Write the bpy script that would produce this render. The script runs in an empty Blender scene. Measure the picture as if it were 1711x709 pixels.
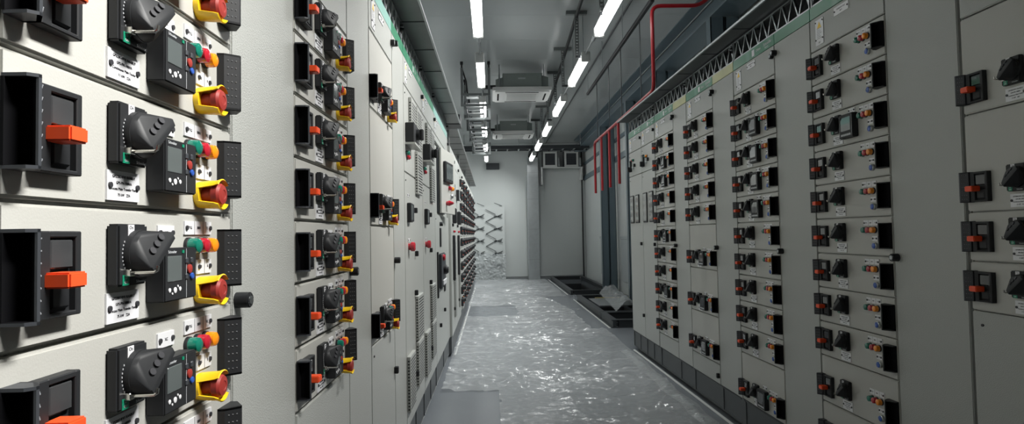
import bpy, bmesh, math, random
from math import sin, cos, pi, radians
from mathutils import Vector, Matrix, noise
random.seed(7)
SC = bpy.context.scene
COL = SC.collection

# ------------------------------------------------------------------ camera
FPX, PW = 1050.0, 1711.0
YAW, PITCH, ROLL = radians(1.9238), radians(2.0234), radians(1.0430)
EYE = 1.37                                   # eye height above the floor
cd = bpy.data.cameras.new('camera')
cam = bpy.data.objects.new('camera', cd)
COL.objects.link(cam)
cd.sensor_width = 36.0
cd.lens = 36.0 * FPX / PW
cd.clip_start = 0.02
_r = Vector((cos(YAW), -sin(YAW), 0)); _f = Vector((sin(YAW), cos(YAW), 0)); _u = Vector((0, 0, 1))
_f2 = _f * cos(PITCH) + _u * sin(PITCH); _u2 = _u * cos(PITCH) - _f * sin(PITCH)
_r3 = _r * cos(ROLL) - _u2 * sin(ROLL); _u3 = _u2 * cos(ROLL) + _r * sin(ROLL)
M = Matrix((_r3, _u3, -_f2)).transposed().to_4x4()
M.translation = Vector((0, 0, EYE))
cam.matrix_world = M
SC.camera = cam

# ------------------------------------------------------------------ world, lamps' and fill lights' power, exposure
SC.view_settings.view_transform = 'Standard'
SC.view_settings.look = 'None'
SC.view_settings.exposure = 0.0
SC.view_settings.gamma = 1.0
SC.view_settings.use_curve_mapping = False
W = bpy.data.worlds.new('world'); SC.world = W; W.use_nodes = True
W.node_tree.nodes['Background'].inputs[0].default_value = (0.6, 0.68, 0.72, 1)
W.node_tree.nodes['Background'].inputs[1].default_value = 0.03
LEFT_ROW_WATT = 15.0        # each lamp of the left line
RIGHT_ROW_WATT = 52.0       # each lamp of the right line
MID_FILL_WATT = 24.0  # fill light added farther along the aisle, also outside the frame
NEAR_FILL_WATT = 44.0            # fill light added beside the camera, outside the frame
TUBE_EMIT = 7.5

# ------------------------------------------------------------------ materials
MATS = {}
def mat(name, col, rough=0.5, metal=0.0, bump=0.0, bscale=200.0, spec=0.5, emit=0.0, alpha=1.0, var=0.0, vscale=4.0, coat=0.0, stretch=None, detail=2.0, bdist=0.002):
    m = bpy.data.materials.new(name); m.use_nodes = True
    nt = m.node_tree; b = nt.nodes['Principled BSDF']
    b.inputs['Base Color'].default_value = (*col, 1)
    b.inputs['Roughness'].default_value = rough
    b.inputs['Metallic'].default_value = metal
    b.inputs['Specular IOR Level'].default_value = spec
    b.inputs['Alpha'].default_value = alpha
    if coat: b.inputs['Coat Weight'].default_value = coat
    if emit:
        b.inputs['Emission Color'].default_value = (*col, 1)
        b.inputs['Emission Strength'].default_value = emit
    if bump or var:
        tc = nt.nodes.new('ShaderNodeTexCoord'); mp = nt.nodes.new('ShaderNodeMapping')
        nt.links.new(tc.outputs['Object'], mp.inputs['Vector'])
        if stretch: mp.inputs['Scale'].default_value = stretch
    if bump:
        n = nt.nodes.new('ShaderNodeTexNoise'); n.inputs['Scale'].default_value = bscale; n.inputs['Detail'].default_value = detail
        nt.links.new(mp.outputs[0], n.inputs['Vector'])
        bp = nt.nodes.new('ShaderNodeBump'); bp.inputs['Strength'].default_value = bump; bp.inputs['Distance'].default_value = bdist
        nt.links.new(n.outputs['Fac'], bp.inputs['Height']); nt.links.new(bp.outputs[0], b.inputs['Normal'])
    if var:
        n = nt.nodes.new('ShaderNodeTexNoise'); n.inputs['Scale'].default_value = vscale; n.inputs['Detail'].default_value = 4
        nt.links.new(mp.outputs[0], n.inputs['Vector'])
        r = nt.nodes.new('ShaderNodeMapRange'); r.inputs[3].default_value = 1 - var; r.inputs[4].default_value = 1 + var
        nt.links.new(n.outputs['Fac'], r.inputs[0])
        mx = nt.nodes.new('ShaderNodeVectorMath'); mx.operation = 'SCALE'; mx.inputs[0].default_value = col
        nt.links.new(r.outputs[0], mx.inputs['Scale']); nt.links.new(mx.outputs[0], b.inputs['Base Color'])
    MATS[name] = m
    return m
paint = mat('grey_paint', (0.40, 0.408, 0.388), 0.30, bump=0.8, bscale=260, bdist=0.0016)
panelp = mat('panel_paint', (0.45, 0.445, 0.415), 0.35, bump=0.28, bscale=300, bdist=0.001)
black = mat('black_plastic', (0.016, 0.017, 0.019), 0.48, spec=0.35)
black2 = mat('charcoal_plastic', (0.019, 0.020, 0.022), 0.5, spec=0.3)
void = mat('black_recess', (0.004, 0.004, 0.005), 0.7, spec=0.1)  # near-black, paints shade into the grip hollows; also on the air vanes
slate = mat('slate_plastic', (0.042, 0.046, 0.053), 0.45, spec=0.4)
dots = mat('dot_grey', (0.25, 0.26, 0.28), 0.5)
orange = mat('orange_plastic', (0.83, 0.085, 0.02), 0.42)
yellow = mat('yellow_plastic', (0.86, 0.55, 0.01), 0.38)
red = mat('red_plastic', (0.30, 0.034, 0.027), 0.5, spec=0.3)
galv = mat('galvanised_grey', (0.15, 0.165, 0.165), 0.45)
rungm = mat('rung_grey', (0.42, 0.44, 0.44), 0.4)
rlens = mat('red_lens', (0.42, 0.015, 0.03), 0.15, coat=0.5)
glens = mat('green_lens', (0.008, 0.16, 0.11), 0.15, coat=0.5)
alens = mat('amber_lens', (0.90, 0.27, 0.01), 0.18, coat=0.5)
blens = mat('blue_lens', (0.03, 0.09, 0.38), 0.25)
white = mat('white_plate', (0.72, 0.72, 0.74), 0.3)
ink = mat('black_ink', (0.03, 0.03, 0.035), 0.5)
ltxt = mat('light_ink', (0.6, 0.62, 0.64), 0.5)
steel = mat('bright_steel', (0.62, 0.61, 0.57), 0.25, 1.0)
zinc = mat('zinc_steel', (0.42, 0.44, 0.45), 0.38, 1.0, var=0.12, vscale=12)
darksteel = mat('dark_steel', (0.045, 0.05, 0.055), 0.42, 0.3, var=0.15, vscale=6)
traym = mat('tray_steel', (0.095, 0.10, 0.105), 0.4, 0.35, bump=0.15, bscale=40, var=0.2, vscale=5)
colm = mat('column_paint', (0.105, 0.145, 0.17), 0.4, var=0.06, vscale=3)
screenm = mat('lcd_screen', (0.10, 0.115, 0.115), 0.12, coat=0.4)
clearm = mat('smoked_window', (0.045, 0.047, 0.05), 0.08, coat=0.6)
gtag = mat('green_tag', (0.005, 0.22, 0.12), 0.45)
plinthm = mat('plinth_paint', (0.075, 0.082, 0.088), 0.45, var=0.12, vscale=8)
whitewall = mat('wall_panel_white', (0.55, 0.575, 0.57), 0.34, var=0.03, vscale=1.2)
ceilm = mat('ceiling_panel', (0.40, 0.425, 0.425), 0.2, var=0.03, vscale=0.8)
floorm = mat('floor_vinyl', (0.165, 0.178, 0.195), 0.27, bump=0.12, bscale=3.0, var=0.10, vscale=1.5, bdist=0.01)
redpipe = mat('red_pipe_paint', (0.36, 0.012, 0.02), 0.35)
acw = mat('air_conditioner_white', (0.52, 0.53, 0.52), 0.4)
acb = mat('air_conditioner_body', (0.20, 0.23, 0.22), 0.45)
tube = mat('lamp_diffuser', (1.0, 1.0, 0.985), 0.4, emit=TUBE_EMIT)
cablem = mat('cable_black', (0.012, 0.013, 0.015), 0.5)
wood = mat('yellow_strip', (0.42, 0.34, 0.12), 0.5)
boardm = mat('cover_board', (0.14, 0.15, 0.155), 0.45, var=0.15, vscale=3)
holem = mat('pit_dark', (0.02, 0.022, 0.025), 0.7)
wallpanel = mat('wall_cladding', (0.38, 0.41, 0.42), 0.4)
film = mat('clear_film', (0.52, 0.54, 0.55), 0.17, alpha=0.36, bump=0.5, bscale=16, spec=1.0, stretch=(0.6, 1.5, 1), detail=2, bdist=0.02)
filmbundle = mat('crumpled_film', (0.5, 0.53, 0.54), 0.2, alpha=0.5, bump=0.8, bscale=20, spec=0.9, detail=4, bdist=0.015)

def header_mat():
    # green adhesive strip, worn to yellow and bare paint at places along its length
    m = bpy.data.materials.new('green_strip'); m.use_nodes = True
    nt = m.node_tree; b = nt.nodes['Principled BSDF']; b.inputs['Roughness'].default_value = 0.3
    tc = nt.nodes.new('ShaderNodeTexCoord'); n = nt.nodes.new('ShaderNodeTexNoise'); n.inputs['Scale'].default_value = 3.2
    nt.links.new(tc.outputs['Object'], n.inputs['Vector'])
    r = nt.nodes.new('ShaderNodeValToRGB'); nt.links.new(n.outputs['Fac'], r.inputs[0])
    e = r.color_ramp.elements
    e[0].position = 0.0; e[0].color = (0.006, 0.17, 0.075, 1)
    e[1].position = 0.75; e[1].color = (0.22, 0.42, 0.33, 1)
    k = e.new(0.56); k.color = (0.01, 0.20, 0.095, 1)
    nt.links.new(r.outputs[0], b.inputs['Base Color'])
    return m
greenstrip = header_mat()
palestrip = mat('pale_green_strip', (0.25, 0.47, 0.42), 0.3, var=0.2, vscale=5)
yellowstrip = mat('faded_yellow_strip', (0.50, 0.50, 0.24), 0.35, var=0.25, vscale=7)

# ------------------------------------------------------------------ mesh helper
class MB:
    def __init__(s): s.bm = bmesh.new(); s.m = 0
    def _add(s, t):
        me = bpy.data.meshes.new('t'); t.to_mesh(me); t.free()
        n0 = len(s.bm.faces); s.bm.from_mesh(me); bpy.data.meshes.remove(me)
        s.bm.faces.ensure_lookup_table()
        for f in s.bm.faces[n0:]: f.material_index = s.m
    def box(s, x0, x1, y0, y1, z0, z1, bev=0.0, seg=1):
        t = bmesh.new(); bmesh.ops.create_cube(t, size=1)
        for v in t.verts:
            v.co = Vector(((x0 + x1) / 2 + v.co.x * abs(x1 - x0), (y0 + y1) / 2 + v.co.y * abs(y1 - y0), (z0 + z1) / 2 + v.co.z * abs(z1 - z0)))
        if bev: bmesh.ops.bevel(t, geom=t.edges[:], offset=bev, segments=seg, affect='EDGES')
        s._add(t); return s
    def cyl(s, p, q, r, r2=None, n=16, bev=0.0):
        p, q = Vector(p), Vector(q); d = q - p
        t = bmesh.new()
        bmesh.ops.create_cone(t, cap_ends=True, segments=n, radius1=r, radius2=r if r2 is None else r2, depth=d.length)
        if bev:
            ed = [e for e in t.edges if all(v.co.z > 0 for v in e.verts)]
            bmesh.ops.bevel(t, geom=ed, offset=bev, segments=2, affect='EDGES')
        mtx = Matrix.Translation((p + q) / 2) @ d.to_track_quat('Z', 'Y').to_matrix().to_4x4()
        bmesh.ops.transform(t, matrix=mtx, verts=t.verts); s._add(t); return s
    def prism(s, pts, a, b, axis='z', bev=0.0):
        def P(c, h):
            if axis == 'z': return (c[0], c[1], h)
            if axis == 'y': return (c[0], h, c[1])
            return (h, c[0], c[1])
        t = bmesh.new()
        lo = [t.verts.new(P(c, a)) for c in pts]; hi = [t.verts.new(P(c, b)) for c in pts]
        t.faces.new(lo); t.faces.new(hi[::-1]); n = len(pts)
        for i in range(n): t.faces.new((lo[i], hi[i], hi[(i + 1) % n], lo[(i + 1) % n]))
        bmesh.ops.recalc_face_normals(t, faces=t.faces)
        if bev: bmesh.ops.bevel(t, geom=t.edges[:], offset=bev, segments=1, affect='EDGES')
        s._add(t); return s
    def hull(s, pts, bev=0.0):
        t = bmesh.new()
        for p in pts: t.verts.new(p)
        r = bmesh.ops.convex_hull(t, input=t.verts)
        bmesh.ops.delete(t, geom=list({g for g in r['geom_interior'] + r['geom_unused'] if isinstance(g, bmesh.types.BMVert)}), context='VERTS')
        bmesh.ops.recalc_face_normals(t, faces=t.faces)
        s._add(t); return s
    def lathe(s, prof, c, n=20):        # prof: (radius, depth) along -y from c
        t = bmesh.new(); rings = []
        for r, d in prof:
            rings.append([t.verts.new((c[0] + r * cos(2 * pi * i / n), c[1] - d, c[2] + r * sin(2 * pi * i / n))) for i in range(n)])
        for a, b in zip(rings, rings[1:]):
            for i in range(n): t.faces.new((a[i], a[(i + 1) % n], b[(i + 1) % n], b[i]))
        t.faces.new(rings[0]); t.faces.new(rings[-1])
        bmesh.ops.recalc_face_normals(t, faces=t.faces); s._add(t); return s
    def tube(s, pts, r, n=10):
        pts = [Vector(p) for p in pts]; t = bmesh.new(); rings = []
        for i, p in enumerate(pts):
            d = (pts[min(i + 1, len(pts) - 1)] - pts[max(i - 1, 0)]).normalized()
            a = d.orthogonal().normalized() if i == 0 else (prev - d * prev.dot(d)).normalized()
            prev = a; b = d.cross(a)
            rings.append([t.verts.new(p + (a * cos(2 * pi * k / n) + b * sin(2 * pi * k / n)) * r) for k in range(n)])
        for A, B in zip(rings, rings[1:]):
            for k in range(n): t.faces.new((A[k], A[(k + 1) % n], B[(k + 1) % n], B[k]))
        t.faces.new(rings[0][::-1]); t.faces.new(rings[-1])
        bmesh.ops.recalc_face_normals(t, faces=t.faces); s._add(t); return s
    def quad(s, a, b, c, d):
        t = bmesh.new(); t.faces.new([t.verts.new(p) for p in (a, b, c, d)]); s._add(t); return s
    def text(s, body, size, x, y, z, align='CENTER'):
        me = text_mesh(body, size, align)
        if me is None: return s
        t = bmesh.new(); t.from_mesh(me)
        bmesh.ops.transform(t, matrix=Matrix.Translation((x, y, z)) @ Matrix.Rotation(pi / 2, 4, 'X'), verts=t.verts)
        s._add(t); return s
    def mesh(s, name, mats):
        me = bpy.data.meshes.new(name); s.bm.to_mesh(me); s.bm.free()
        for m in (mats if isinstance(mats, (list, tuple)) else [mats]): me.materials.append(m)
        me.shade_smooth(); me.set_sharp_from_angle(angle=radians(33))
        return me
    def build(s, name, mats, parent=None, loc=(0, 0, 0), rz=0.0):
        o = bpy.data.objects.new(name, s.mesh(name, mats)); COL.objects.link(o)
        o.location = loc; o.rotation_euler = (0, 0, rz)
        if parent: o.parent = parent
        return o
_TX = {}
def text_mesh(body, size, align):
    k = (body, size, align)
    if k in _TX: return _TX[k]
    if not body: return None
    c = bpy.data.curves.new('t', 'FONT'); c.body = body; c.size = size; c.align_x = align; c.align_y = 'CENTER'; c.extrude = 0.0002; c.resolution_u = 2
    o = bpy.data.objects.new('t', c); COL.objects.link(o)
    dg = bpy.context.evaluated_depsgraph_get(); me = bpy.data.meshes.new_from_object(o.evaluated_get(dg))
    bpy.data.objects.remove(o); _TX[k] = me
    return me
def tag(o, label=None, cat=None, group=None, kind=None):
    if label: o['label'] = label
    if cat: o['category'] = cat
    if group: o['group'] = group
    if kind: o['kind'] = kind
    return o
def empty(name, loc=(0, 0, 0), rz=0.0, label=None, cat=None, group=None):
    o = bpy.data.objects.new(name, None); COL.objects.link(o); o.empty_display_size = 0.05
    o.location = loc; o.rotation_euler = (0, 0, rz)
    return tag(o, label, cat, group)
KIDS = {}
def kids(o): return list(o.children)
def copy_tree(o, parent=None):
    c = o.copy(); COL.objects.link(c)
    if parent: c.parent = parent
    for ch in kids(o): copy_tree(ch, c)
    return c
def struct(o): o['kind'] = 'structure'; return o
ORD = ['topmost', 'second', 'third', 'fourth', 'fifth', 'sixth', 'seventh', 'eighth', 'ninth', 'tenth', 'eleventh', 'twelfth']

# ------------------------------------------------------------------ rows of cabinets: frames
ROWS = {'L': (-0.55, radians(0.5332)), 'R': (1.75, radians(-0.7937)), 'F': (-0.455, 0.0)}
def row_at(row, u, z=0.0, out=0.0):
    X, a = ROWS[row]
    n = Vector((cos(a), -sin(a), 0)); t = Vector((sin(a), cos(a), 0))
    s = 1 if row in 'LF' else -1
    p = n * (X + s * out) + t * u
    return Vector((p.x, p.y, z + EYE))
def row_rz(row):
    a = ROWS[row][1]
    return pi / 2 - a if row in 'LF' else -pi / 2 - a

# ------------------------------------------------------------------ the room
CEIL = 2.75 + EYE
X0, X1, Y0, Y1 = -1.40, 2.88, -2.2, 19.05
b = MB()   # floor with two openings
xs = [X0, 1.78, 2.62, X1]; ys = [Y0, 9.12, 12.55, 14.1, 18.5, Y1]
for i in range(3):
    for j in range(5):
        if i == 1 and j in (1, 3): continue
        b.box(xs[i], xs[i + 1], ys[j], ys[j + 1], -0.12, 0)
struct(b.build('floor', floorm))
b = MB()
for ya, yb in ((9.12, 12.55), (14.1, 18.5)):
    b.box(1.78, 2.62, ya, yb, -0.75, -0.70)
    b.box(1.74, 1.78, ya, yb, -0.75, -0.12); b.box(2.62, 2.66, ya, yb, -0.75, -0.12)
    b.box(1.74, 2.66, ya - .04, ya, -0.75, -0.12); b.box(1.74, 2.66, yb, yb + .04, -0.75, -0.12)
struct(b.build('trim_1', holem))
b = MB()
for k in range(22):
    y = Y0 + k * 1.0
    if y < Y1: b.box(X0, X1, y + 0.0015, min(y + 0.9985, Y1), CEIL, CEIL + 0.05)
b.box(X0, X1, Y0, Y1, CEIL + 0.005, CEIL + 0.06)
struct(b.build('ceiling', ceilm))
struct(MB().box(X0 - .1, X0, Y0, Y1, 0, CEIL).build('wall_left', whitewall))
struct(MB().box(X0, X1, Y0 - .1, Y0, 0, CEIL).build('wall_front', mat('dark_wall', (0.06, 0.065, 0.07), 0.5)))  # unseen wall behind the camera, coloured dark to soak up bounced light
b = MB()
for xa, xb in ((X0, -0.56), (-0.557, 0.415), (0.418, 1.39), (1.393, 2.36), (2.363, X1)):
    b.box(xa, xb, Y1, Y1 + .1, 0, CEIL)
b.box(X0, X1, Y1 + .006, Y1 + .12, 0, CEIL)
struct(b.build('wall_back', whitewall))
struct(MB().box(0.42, 2.8, Y1 - .012, Y1, 0, 0.10, .004).build('baseboard_back', zinc))
b = MB()
for k in range(20):
    y = Y0 + k * 1.12
    if y < Y1: b.box(X1, X1 + .1, y + .002, min(y + 1.118, Y1), 0, CEIL)
b.box(X1 + .006, X1 + .12, Y0, Y1, 0, CEIL)
struct(b.build('wall_right', whitewall))

# ------------------------------------------------------------------ lamps: two lines of hanging tubular fittings
def lamp_proto():
    r = empty('tube_lamp')
    b = MB().box(-.055, .055, -.675, .675, .035, .075, .012, 2)
    b.build('housing', slate, r)
    b = MB()
    pr = [(-.052, .04), (-.05, .0), (-.035, -.035), (0, -.048), (.035, -.035), (.05, 0), (.052, .04)]
    b.prism(pr, -.655, .655, 'y'); b.build('diffuser', tube, r)
    for s in (-1, 1):
        MB().box(-.056, .056, s * .655, s * .69, -.05, .075, .01).build('end_cap', acw, r)
    b = MB()
    b.tube([(0, .68, .05), (.0, .80, .085), (0, .92, .03), (0, 1.02, .085), (0, 1.12, .05), (0, 1.62, .05)], .011, 8)
    b.cyl((0, .9, .04), (0, 1.06, .04), .022)
    b.build('supply_cable', zinc, r)
    b = MB()
    for s in (-.5, .5):
        b.cyl((0, s, .07), (0, s, CEIL - EYE - 2.15), .005, n=8)
    b.build('suspension_rod', zinc, r)
    return r
lampP = lamp_proto()
first = True
LY = [5.98 + 2.30 * k for k in range(6)]
names = ['nearest', 'second nearest', 'third nearest', 'fourth nearest', 'fifth nearest', 'farthest']
for side, X in (('left', -0.105), ('right', 1.195)):
    for k, y in enumerate(LY):
        o = lampP if first else copy_tree(lampP)
        first = False
        o.location = (X, y, 2.15 + EYE)
        nm = names[k]
        tag(o, '%s glowing tube lamp of the %s line of hanging lamps' % (nm, side), 'lamp', 'tube lamps of the %s line' % side)
        ld = bpy.data.lights.new('tube_and_fill_light', 'AREA'); ld.shape = 'RECTANGLE'; ld.size = 0.09; ld.size_y = 1.3
        ld.energy = LEFT_ROW_WATT if side == 'left' else RIGHT_ROW_WATT
        ld.color = (0.97, 1.0, 0.98)
        lo = bpy.data.objects.new('tube_and_fill_light', ld); COL.objects.link(lo)
        lo.location = (0, 0, -.052); lo.parent = o
        if side == 'right':
            lo.rotation_euler = (0, radians(40), 0); ld.spread = radians(130)
        else:
            lo.rotation_euler = (0, radians(40), 0); ld.spread = radians(110)
# fill lights added outside the frame, without fixtures, to brighten the near left row
for (x, y, w) in ((1.2, 0.55, NEAR_FILL_WATT), (1.2, 3.5, MID_FILL_WATT)):
    ld = bpy.data.lights.new('tube_and_fill_light', 'AREA'); ld.shape = 'RECTANGLE'; ld.size = 0.09; ld.size_y = 1.3
    ld.energy = w; ld.size = 0.22; ld.color = (1.0, 0.99, 0.95); ld.spread = radians(75)
    lo = bpy.data.objects.new('tube_and_fill_light', ld); COL.objects.link(lo)
    lo.location = (x, y, 2.1 + EYE); lo.rotation_euler = (0, radians(47), 0)

# ------------------------------------------------------------------ drawer units (withdrawable starters)
MH = 0.1752
DW = 0.613
def drawer_front(h, parent):
    b = MB().box(.004, DW - .004, 0, .020, .003, h - .003, .0035, 2)
    return b.build('front_panel', panelp, parent)
def bolts(b, pts, y=-.0035, r=.0042):
    for (x, z) in pts: b.cyl((x, 0, z), (x, y - .002, z), r, n=10)
def plate(parent, name, x0, x1, z0, z1, lines, size, bolt=True, div=()):
    b = MB().box(x0, x1, -.003, 0, z0, z1)
    if bolt:
        b.m = 1; zc = (z0 + z1) / 2
        bolts(b, ((x0 + .006, zc), (x1 - .006, zc)))
    b.m = 1
    for d in div: b.box(d - .0004, d + .0004, -.0034, -.002, z0, z1)
    if div:
        for (t_, x, z) in lines: b.text(t_, size, x, -.0034, z)
        lines = None
    o = b.build(name, [white, ink], parent)
    if lines:
        t = MB()
        for (s, x, z) in lines: t.text(s, size, x, -.0034, z)
        t.build('lettering', ink, o)
    return o
def make_drawer(kind, h=MH, relay=True, text=('', '', '', ''), lamps=True):
    """kind 'E' : red emergency stop in a yellow guard; 'B' : blue push button"""
    r = empty('drawer_unit')
    drawer_front(h, r)
    # --- fuse switch housing with grip shell, window and slide handle
    hs = MB()
    zl, zh = .034, .142
    hs.prism([(.038, 0), (.038, -.020), (.018, -.036), (.013, -.036), (.013, -.033), (.033, -.018), (.033, 0)], zl, zh)
    for za, zb in ((zl, zl + .004), (zh - .004, zh)):
        hs.prism([(.005, 0), (.038, 0), (.038, -.020), (.018, -.036), (.013, -.036), (.005, -.028)], za, zb)
    hs.m = 1
    for i in range(7):
        for j in range(3):
            f = .25 + .25 * j
            x = .038 - .020 * f; y = -.020 - .016 * f; z = zl + .012 + i * .0142
            hs.box(x - .0012, x + .0004, y - .0016, y + .0005, z - .0008, z + .0008)
    hs.m = 0
    hs.m = 2  # black lining paints in the shade inside the hollow grip
    hs.box(.004, .037, -.004, 0, zl + .004, zh - .004)
    hs.prism([(.032, -.002), (.032, -.0175), (.0145, -.0325), (.0135, -.0325), (.030, -.0165), (.030, -.002)], zl + .004, zh - .004)
    for za, zb in ((zl + .004, zl + .0045), (zh - .0045, zh - .004)):
        hs.prism([(.005, 0), (.032, 0), (.032, -.018), (.014, -.0325), (.005, -.027)], za, zb)
    hs.build('grip_shell', [slate, dots, void], r)
    fh = MB()
    fh.box(.042, .060, -.018, 0, .035, .140, .0015); fh.box(.106, .116, -.018, 0, .035, .140, .0015)
    fh.box(.058, .108, -.018, 0, .132, .140, .0015); fh.box(.058, .108, -.018, 0, .035, .041, .0015)
    fh.box(.058, .108, -.009, 0, .04, .134)
    f = fh.build('fuse_switch', black2, r)
    MB().box(.063, .104, -.0155, -.009, .094, .130, .002).build('window', clearm, f)
    MB().box(.066, .100, -.015, -.009, .045, .080, .003).build('cover_flap', black, f)
    MB().box(.050, .083, -.047, -.014, .0715, .0905, .0022, 2).build('slide_handle', orange, f)
    # --- rotary isolator handle
    p = MB().box(.194, .268, -.018, 0, .062, .151, .003, 2).build('rotary_handle', black2, r)
    k = MB()
    cx, cz = .2385, .1075
    k.cyl((cx, -.018, cz), (cx, -.027, cz), .035, n=24)
    pts = []
    for i in range(24):
        a = 2 * pi * i / 24
        pts.append((cx + .034 * cos(a), -.027, cz + .034 * sin(a)))
        pts.append((cx + .032 * cos(a), -.034, cz + .032 * sin(a)))
    ang = radians(41); dx, dz = cos(ang), sin(ang); nx, nz = -sin(ang), cos(ang)
    c2 = (cx + .007, cz + .004)
    for s in (-1, 1):
        for w in (-.012, .002):
            pts.append((c2[0] + dx * .040 * s + nx * w, -.050, c2[1] + dz * .040 * s + nz * w))
            pts.append((c2[0] + dx * .038 * s + nx * (w * .8), -.053, c2[1] + dz * .038 * s + nz * (w * .8)))
    k.hull(pts)
    k.build('knob', black2, p)
    hb = MB()                          # padlock holes near the ridge, on its sloping left face
    for s in (-.015, 0, .015):
        x, z = c2[0] + dx * s + nx * .006, c2[1] + dz * s + nz * .006
        hb.cyl((x, -.036, z), (x - .0042, -.0492, z + .0062), .0052, n=14)
    hb.build('padlock_hole', ink, p)
    w = MB().tube([(.214, -.016, .081), (.216, -.056, .081), (.2165, -.0595, .083), (.2165, -.0605, .090)], .0024, 8)
    w.box(.206, .218, -.028, -.016, .076, .086, .001)
    w.build('locking_pin', steel, p)
    s = MB().box(.216, .231, -.0188, -.0176, .131, .150); s.m = 1; s.text('On', .0075, .2235, -.0189, .1455); s.text('I', .0075, .2235, -.0189, .1365)
    s.build('position_sticker', [white, ink], p)
    s = MB().box(.203, .219, -.0188, -.0176, .063, .078); s.m = 1; s.text('O', .006, .211, -.0189, .0735); s.text('OFF', .005, .211, -.0189, .067)
    s.build('position_tag', [gtag, white], p)
    s = MB()
    for i in range(11):
        a = radians(150 + i * 9); s.box(cx + .0362 * cos(a) - .0006, cx + .0362 * cos(a) + .0006, -.0189, -.0178, cz + .0362 * sin(a) - .0012, cz + .0362 * sin(a) + .0012)
    s.text('Schneider', .006, .248, -.0189, .067)
    s.build('dial_marks', ltxt, p)
    # --- nameplates
    zt = .053
    plate(r, 'nameplate', .192, .271, .010, .053, [(t, .2315, zt - .0085 - .0088 * i) for i, t in enumerate(text)], .0058)
    if relay and kind == 'B':
        plate(r, 'tag_plate', .325, .376, .146, .166, [('XC', .3505, .156)], .007)
        q = MB().box(.287, .397, -.030, 0, .026, .140, .003, 2).build('display_unit', black2, r)
        MB().box(.302, .382, -.0312, -.029, .058, .126, .002).build('screen', clearm, q)
        kk = MB().box(.292, .2935, -.0306, -.029, .034, .132); kk.box(.3905, .392, -.0306, -.029, .034, .132)
        for i in range(7): kk.box(.304 + i * .0115, .312 + i * .0115, -.0308, -.029, .036, .046, .0008)
        kk.build('key_marks', ltxt, q)
    elif relay:
        plate(r, 'tag_plate', .325, .376, .127, .151, [('XC', .3505, .139)], .007)
        q = MB().box(.294, .397, -.030, 0, .029, .114, .002, 2).build('control_relay', black2, r)
        MB().box(.302, .346, -.0312, -.029, .060, .101, .001).build('screen', screenm, q)
        kk = MB()
        for x, z, a, bb in ((.3085, .047, .0036, .006), (.3255, .046, .0048, .008), (.341, .047, .0036, .006)):
            kk.lathe([(a, .029), (a, .0308), (a * .7, .0312)], (x, 0, z), 14)
        for x, z in ((.3165, .041), (.334, .052)): kk.lathe([(.0019, .029), (.0019, .0308)], (x, 0, z), 10)
        kk.build('button', white, q)
        kk = MB().lathe([(.0075, .029), (.0075, .0325), (.005, .0335)], (.371, 0, .078), 16); kk.build('button', red, q)
        kk = MB().lathe([(.0055, .029), (.0055, .0325), (.004, .0335)], (.379, 0, .0655), 14); kk.build('button', blens, q)
        kk = MB()
        for x, z in ((.362, .092), (.379, .092), (.362, .0655)): kk.box(x - .004, x + .004, -.0325, -.029, z - .005, z + .005, .0015)
        kk.build('button', slate, q)
        kk = MB().box(.347, .353, -.0313, -.03, .105, .110); kk.build('badge', gtag, q)
        kk = MB().text('Schneider', .0065, .3035, -.0305, .1075, 'LEFT')
        kk.box(.3615, .3622, -.0305, -.0298, .031, .112); kk.build('lettering', ltxt, q)
    if lamps:
        plate(r, 'indicator_plate', .412, .514, .136, .160, [('FTG', .431, .148), ('BBH', .4635, .148), ('TC', .496, .148)], .0072, div=(.447, .480))
        for x, m in ((.427, glens), (.459, rlens), (.491, alens)):
            q = MB().lathe([(.0150, 0), (.0150, .005), (.0135, .006)], (x, 0, .116), 20).build('indicator_lamp', black, r)
            MB().lathe([(.0135, .004), (.0137, .016), (.0125, .0215), (.0075, .0245)], (x, 0, .116), 20).build('lens', m, q)
    if kind == 'E':
        plate(r, 'button_plate', .458, .513, .064, .090, [('ES', .472, .077), ('R', .498, .077)], .007, div=(.4855,))
        q = MB()
        q.lathe([(.0235, 0), (.0245, .004), (.0240, .010), (.017, .010)], (.470, 0, .034), 28)
        for top in (1, -1):
            t = bmesh.new(); n = 14; rows = []
            for (rr, d) in ((.0245, .004), (.026, .022), (.0265, .036), (.029, .044), (.027, .0455), (.0245, .036), (.0238, .022), (.0225, .004)):
                rows.append([])
                for i in range(n + 1):
                    sp = radians(64 - 14 * (d / .045))
                    a = top * pi / 2 + (i / n * 2 - 1) * sp
                    rows[-1].append(t.verts.new((.470 + rr * cos(a), -d, .034 + rr * sin(a))))
            for a, bq in zip(rows, rows[1:] + rows[:1]):
                for i in range(n): t.faces.new((a[i], a[i + 1], bq[i + 1], bq[i]))
            t.faces.new([x[0] for x in rows]); t.faces.new([x[-1] for x in rows])
            bmesh.ops.recalc_face_normals(t, faces=t.faces); q._add(t)
        q = q.build('emergency_stop', yellow, r)
        MB().lathe([(.0135, .008), (.0140, .024), (.0155, .027), (.0205, .030), (.0208, .040), (.0175, .0445), (.009, .046), (.0085, .0452), (.004, .0452)], (.470, 0, .034), 26).build('stop_button', red, q)
    else:
        plate(r, 'button_plate', .472, .509, .067, .088, [('R', .4905, .0775)], .008)
        q = MB().lathe([(.0150, 0), (.0150, .010), (.0125, .012), (.0125, .011)], (.494, 0, .045), 22).build('push_button', zinc, r)
        MB().lathe([(.0122, .006), (.0122, .0135), (.010, .0145)], (.494, 0, .045), 20).build('button_cap', blens, q)
    g = MB()
    zl, zh = .034, .146
    g.prism([(.545, 0), (.546, -.014), (.566, -.037), (.572, -.037), (.572, -.034), (.552, -.012), (.551, 0)], zl, zh)
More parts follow.
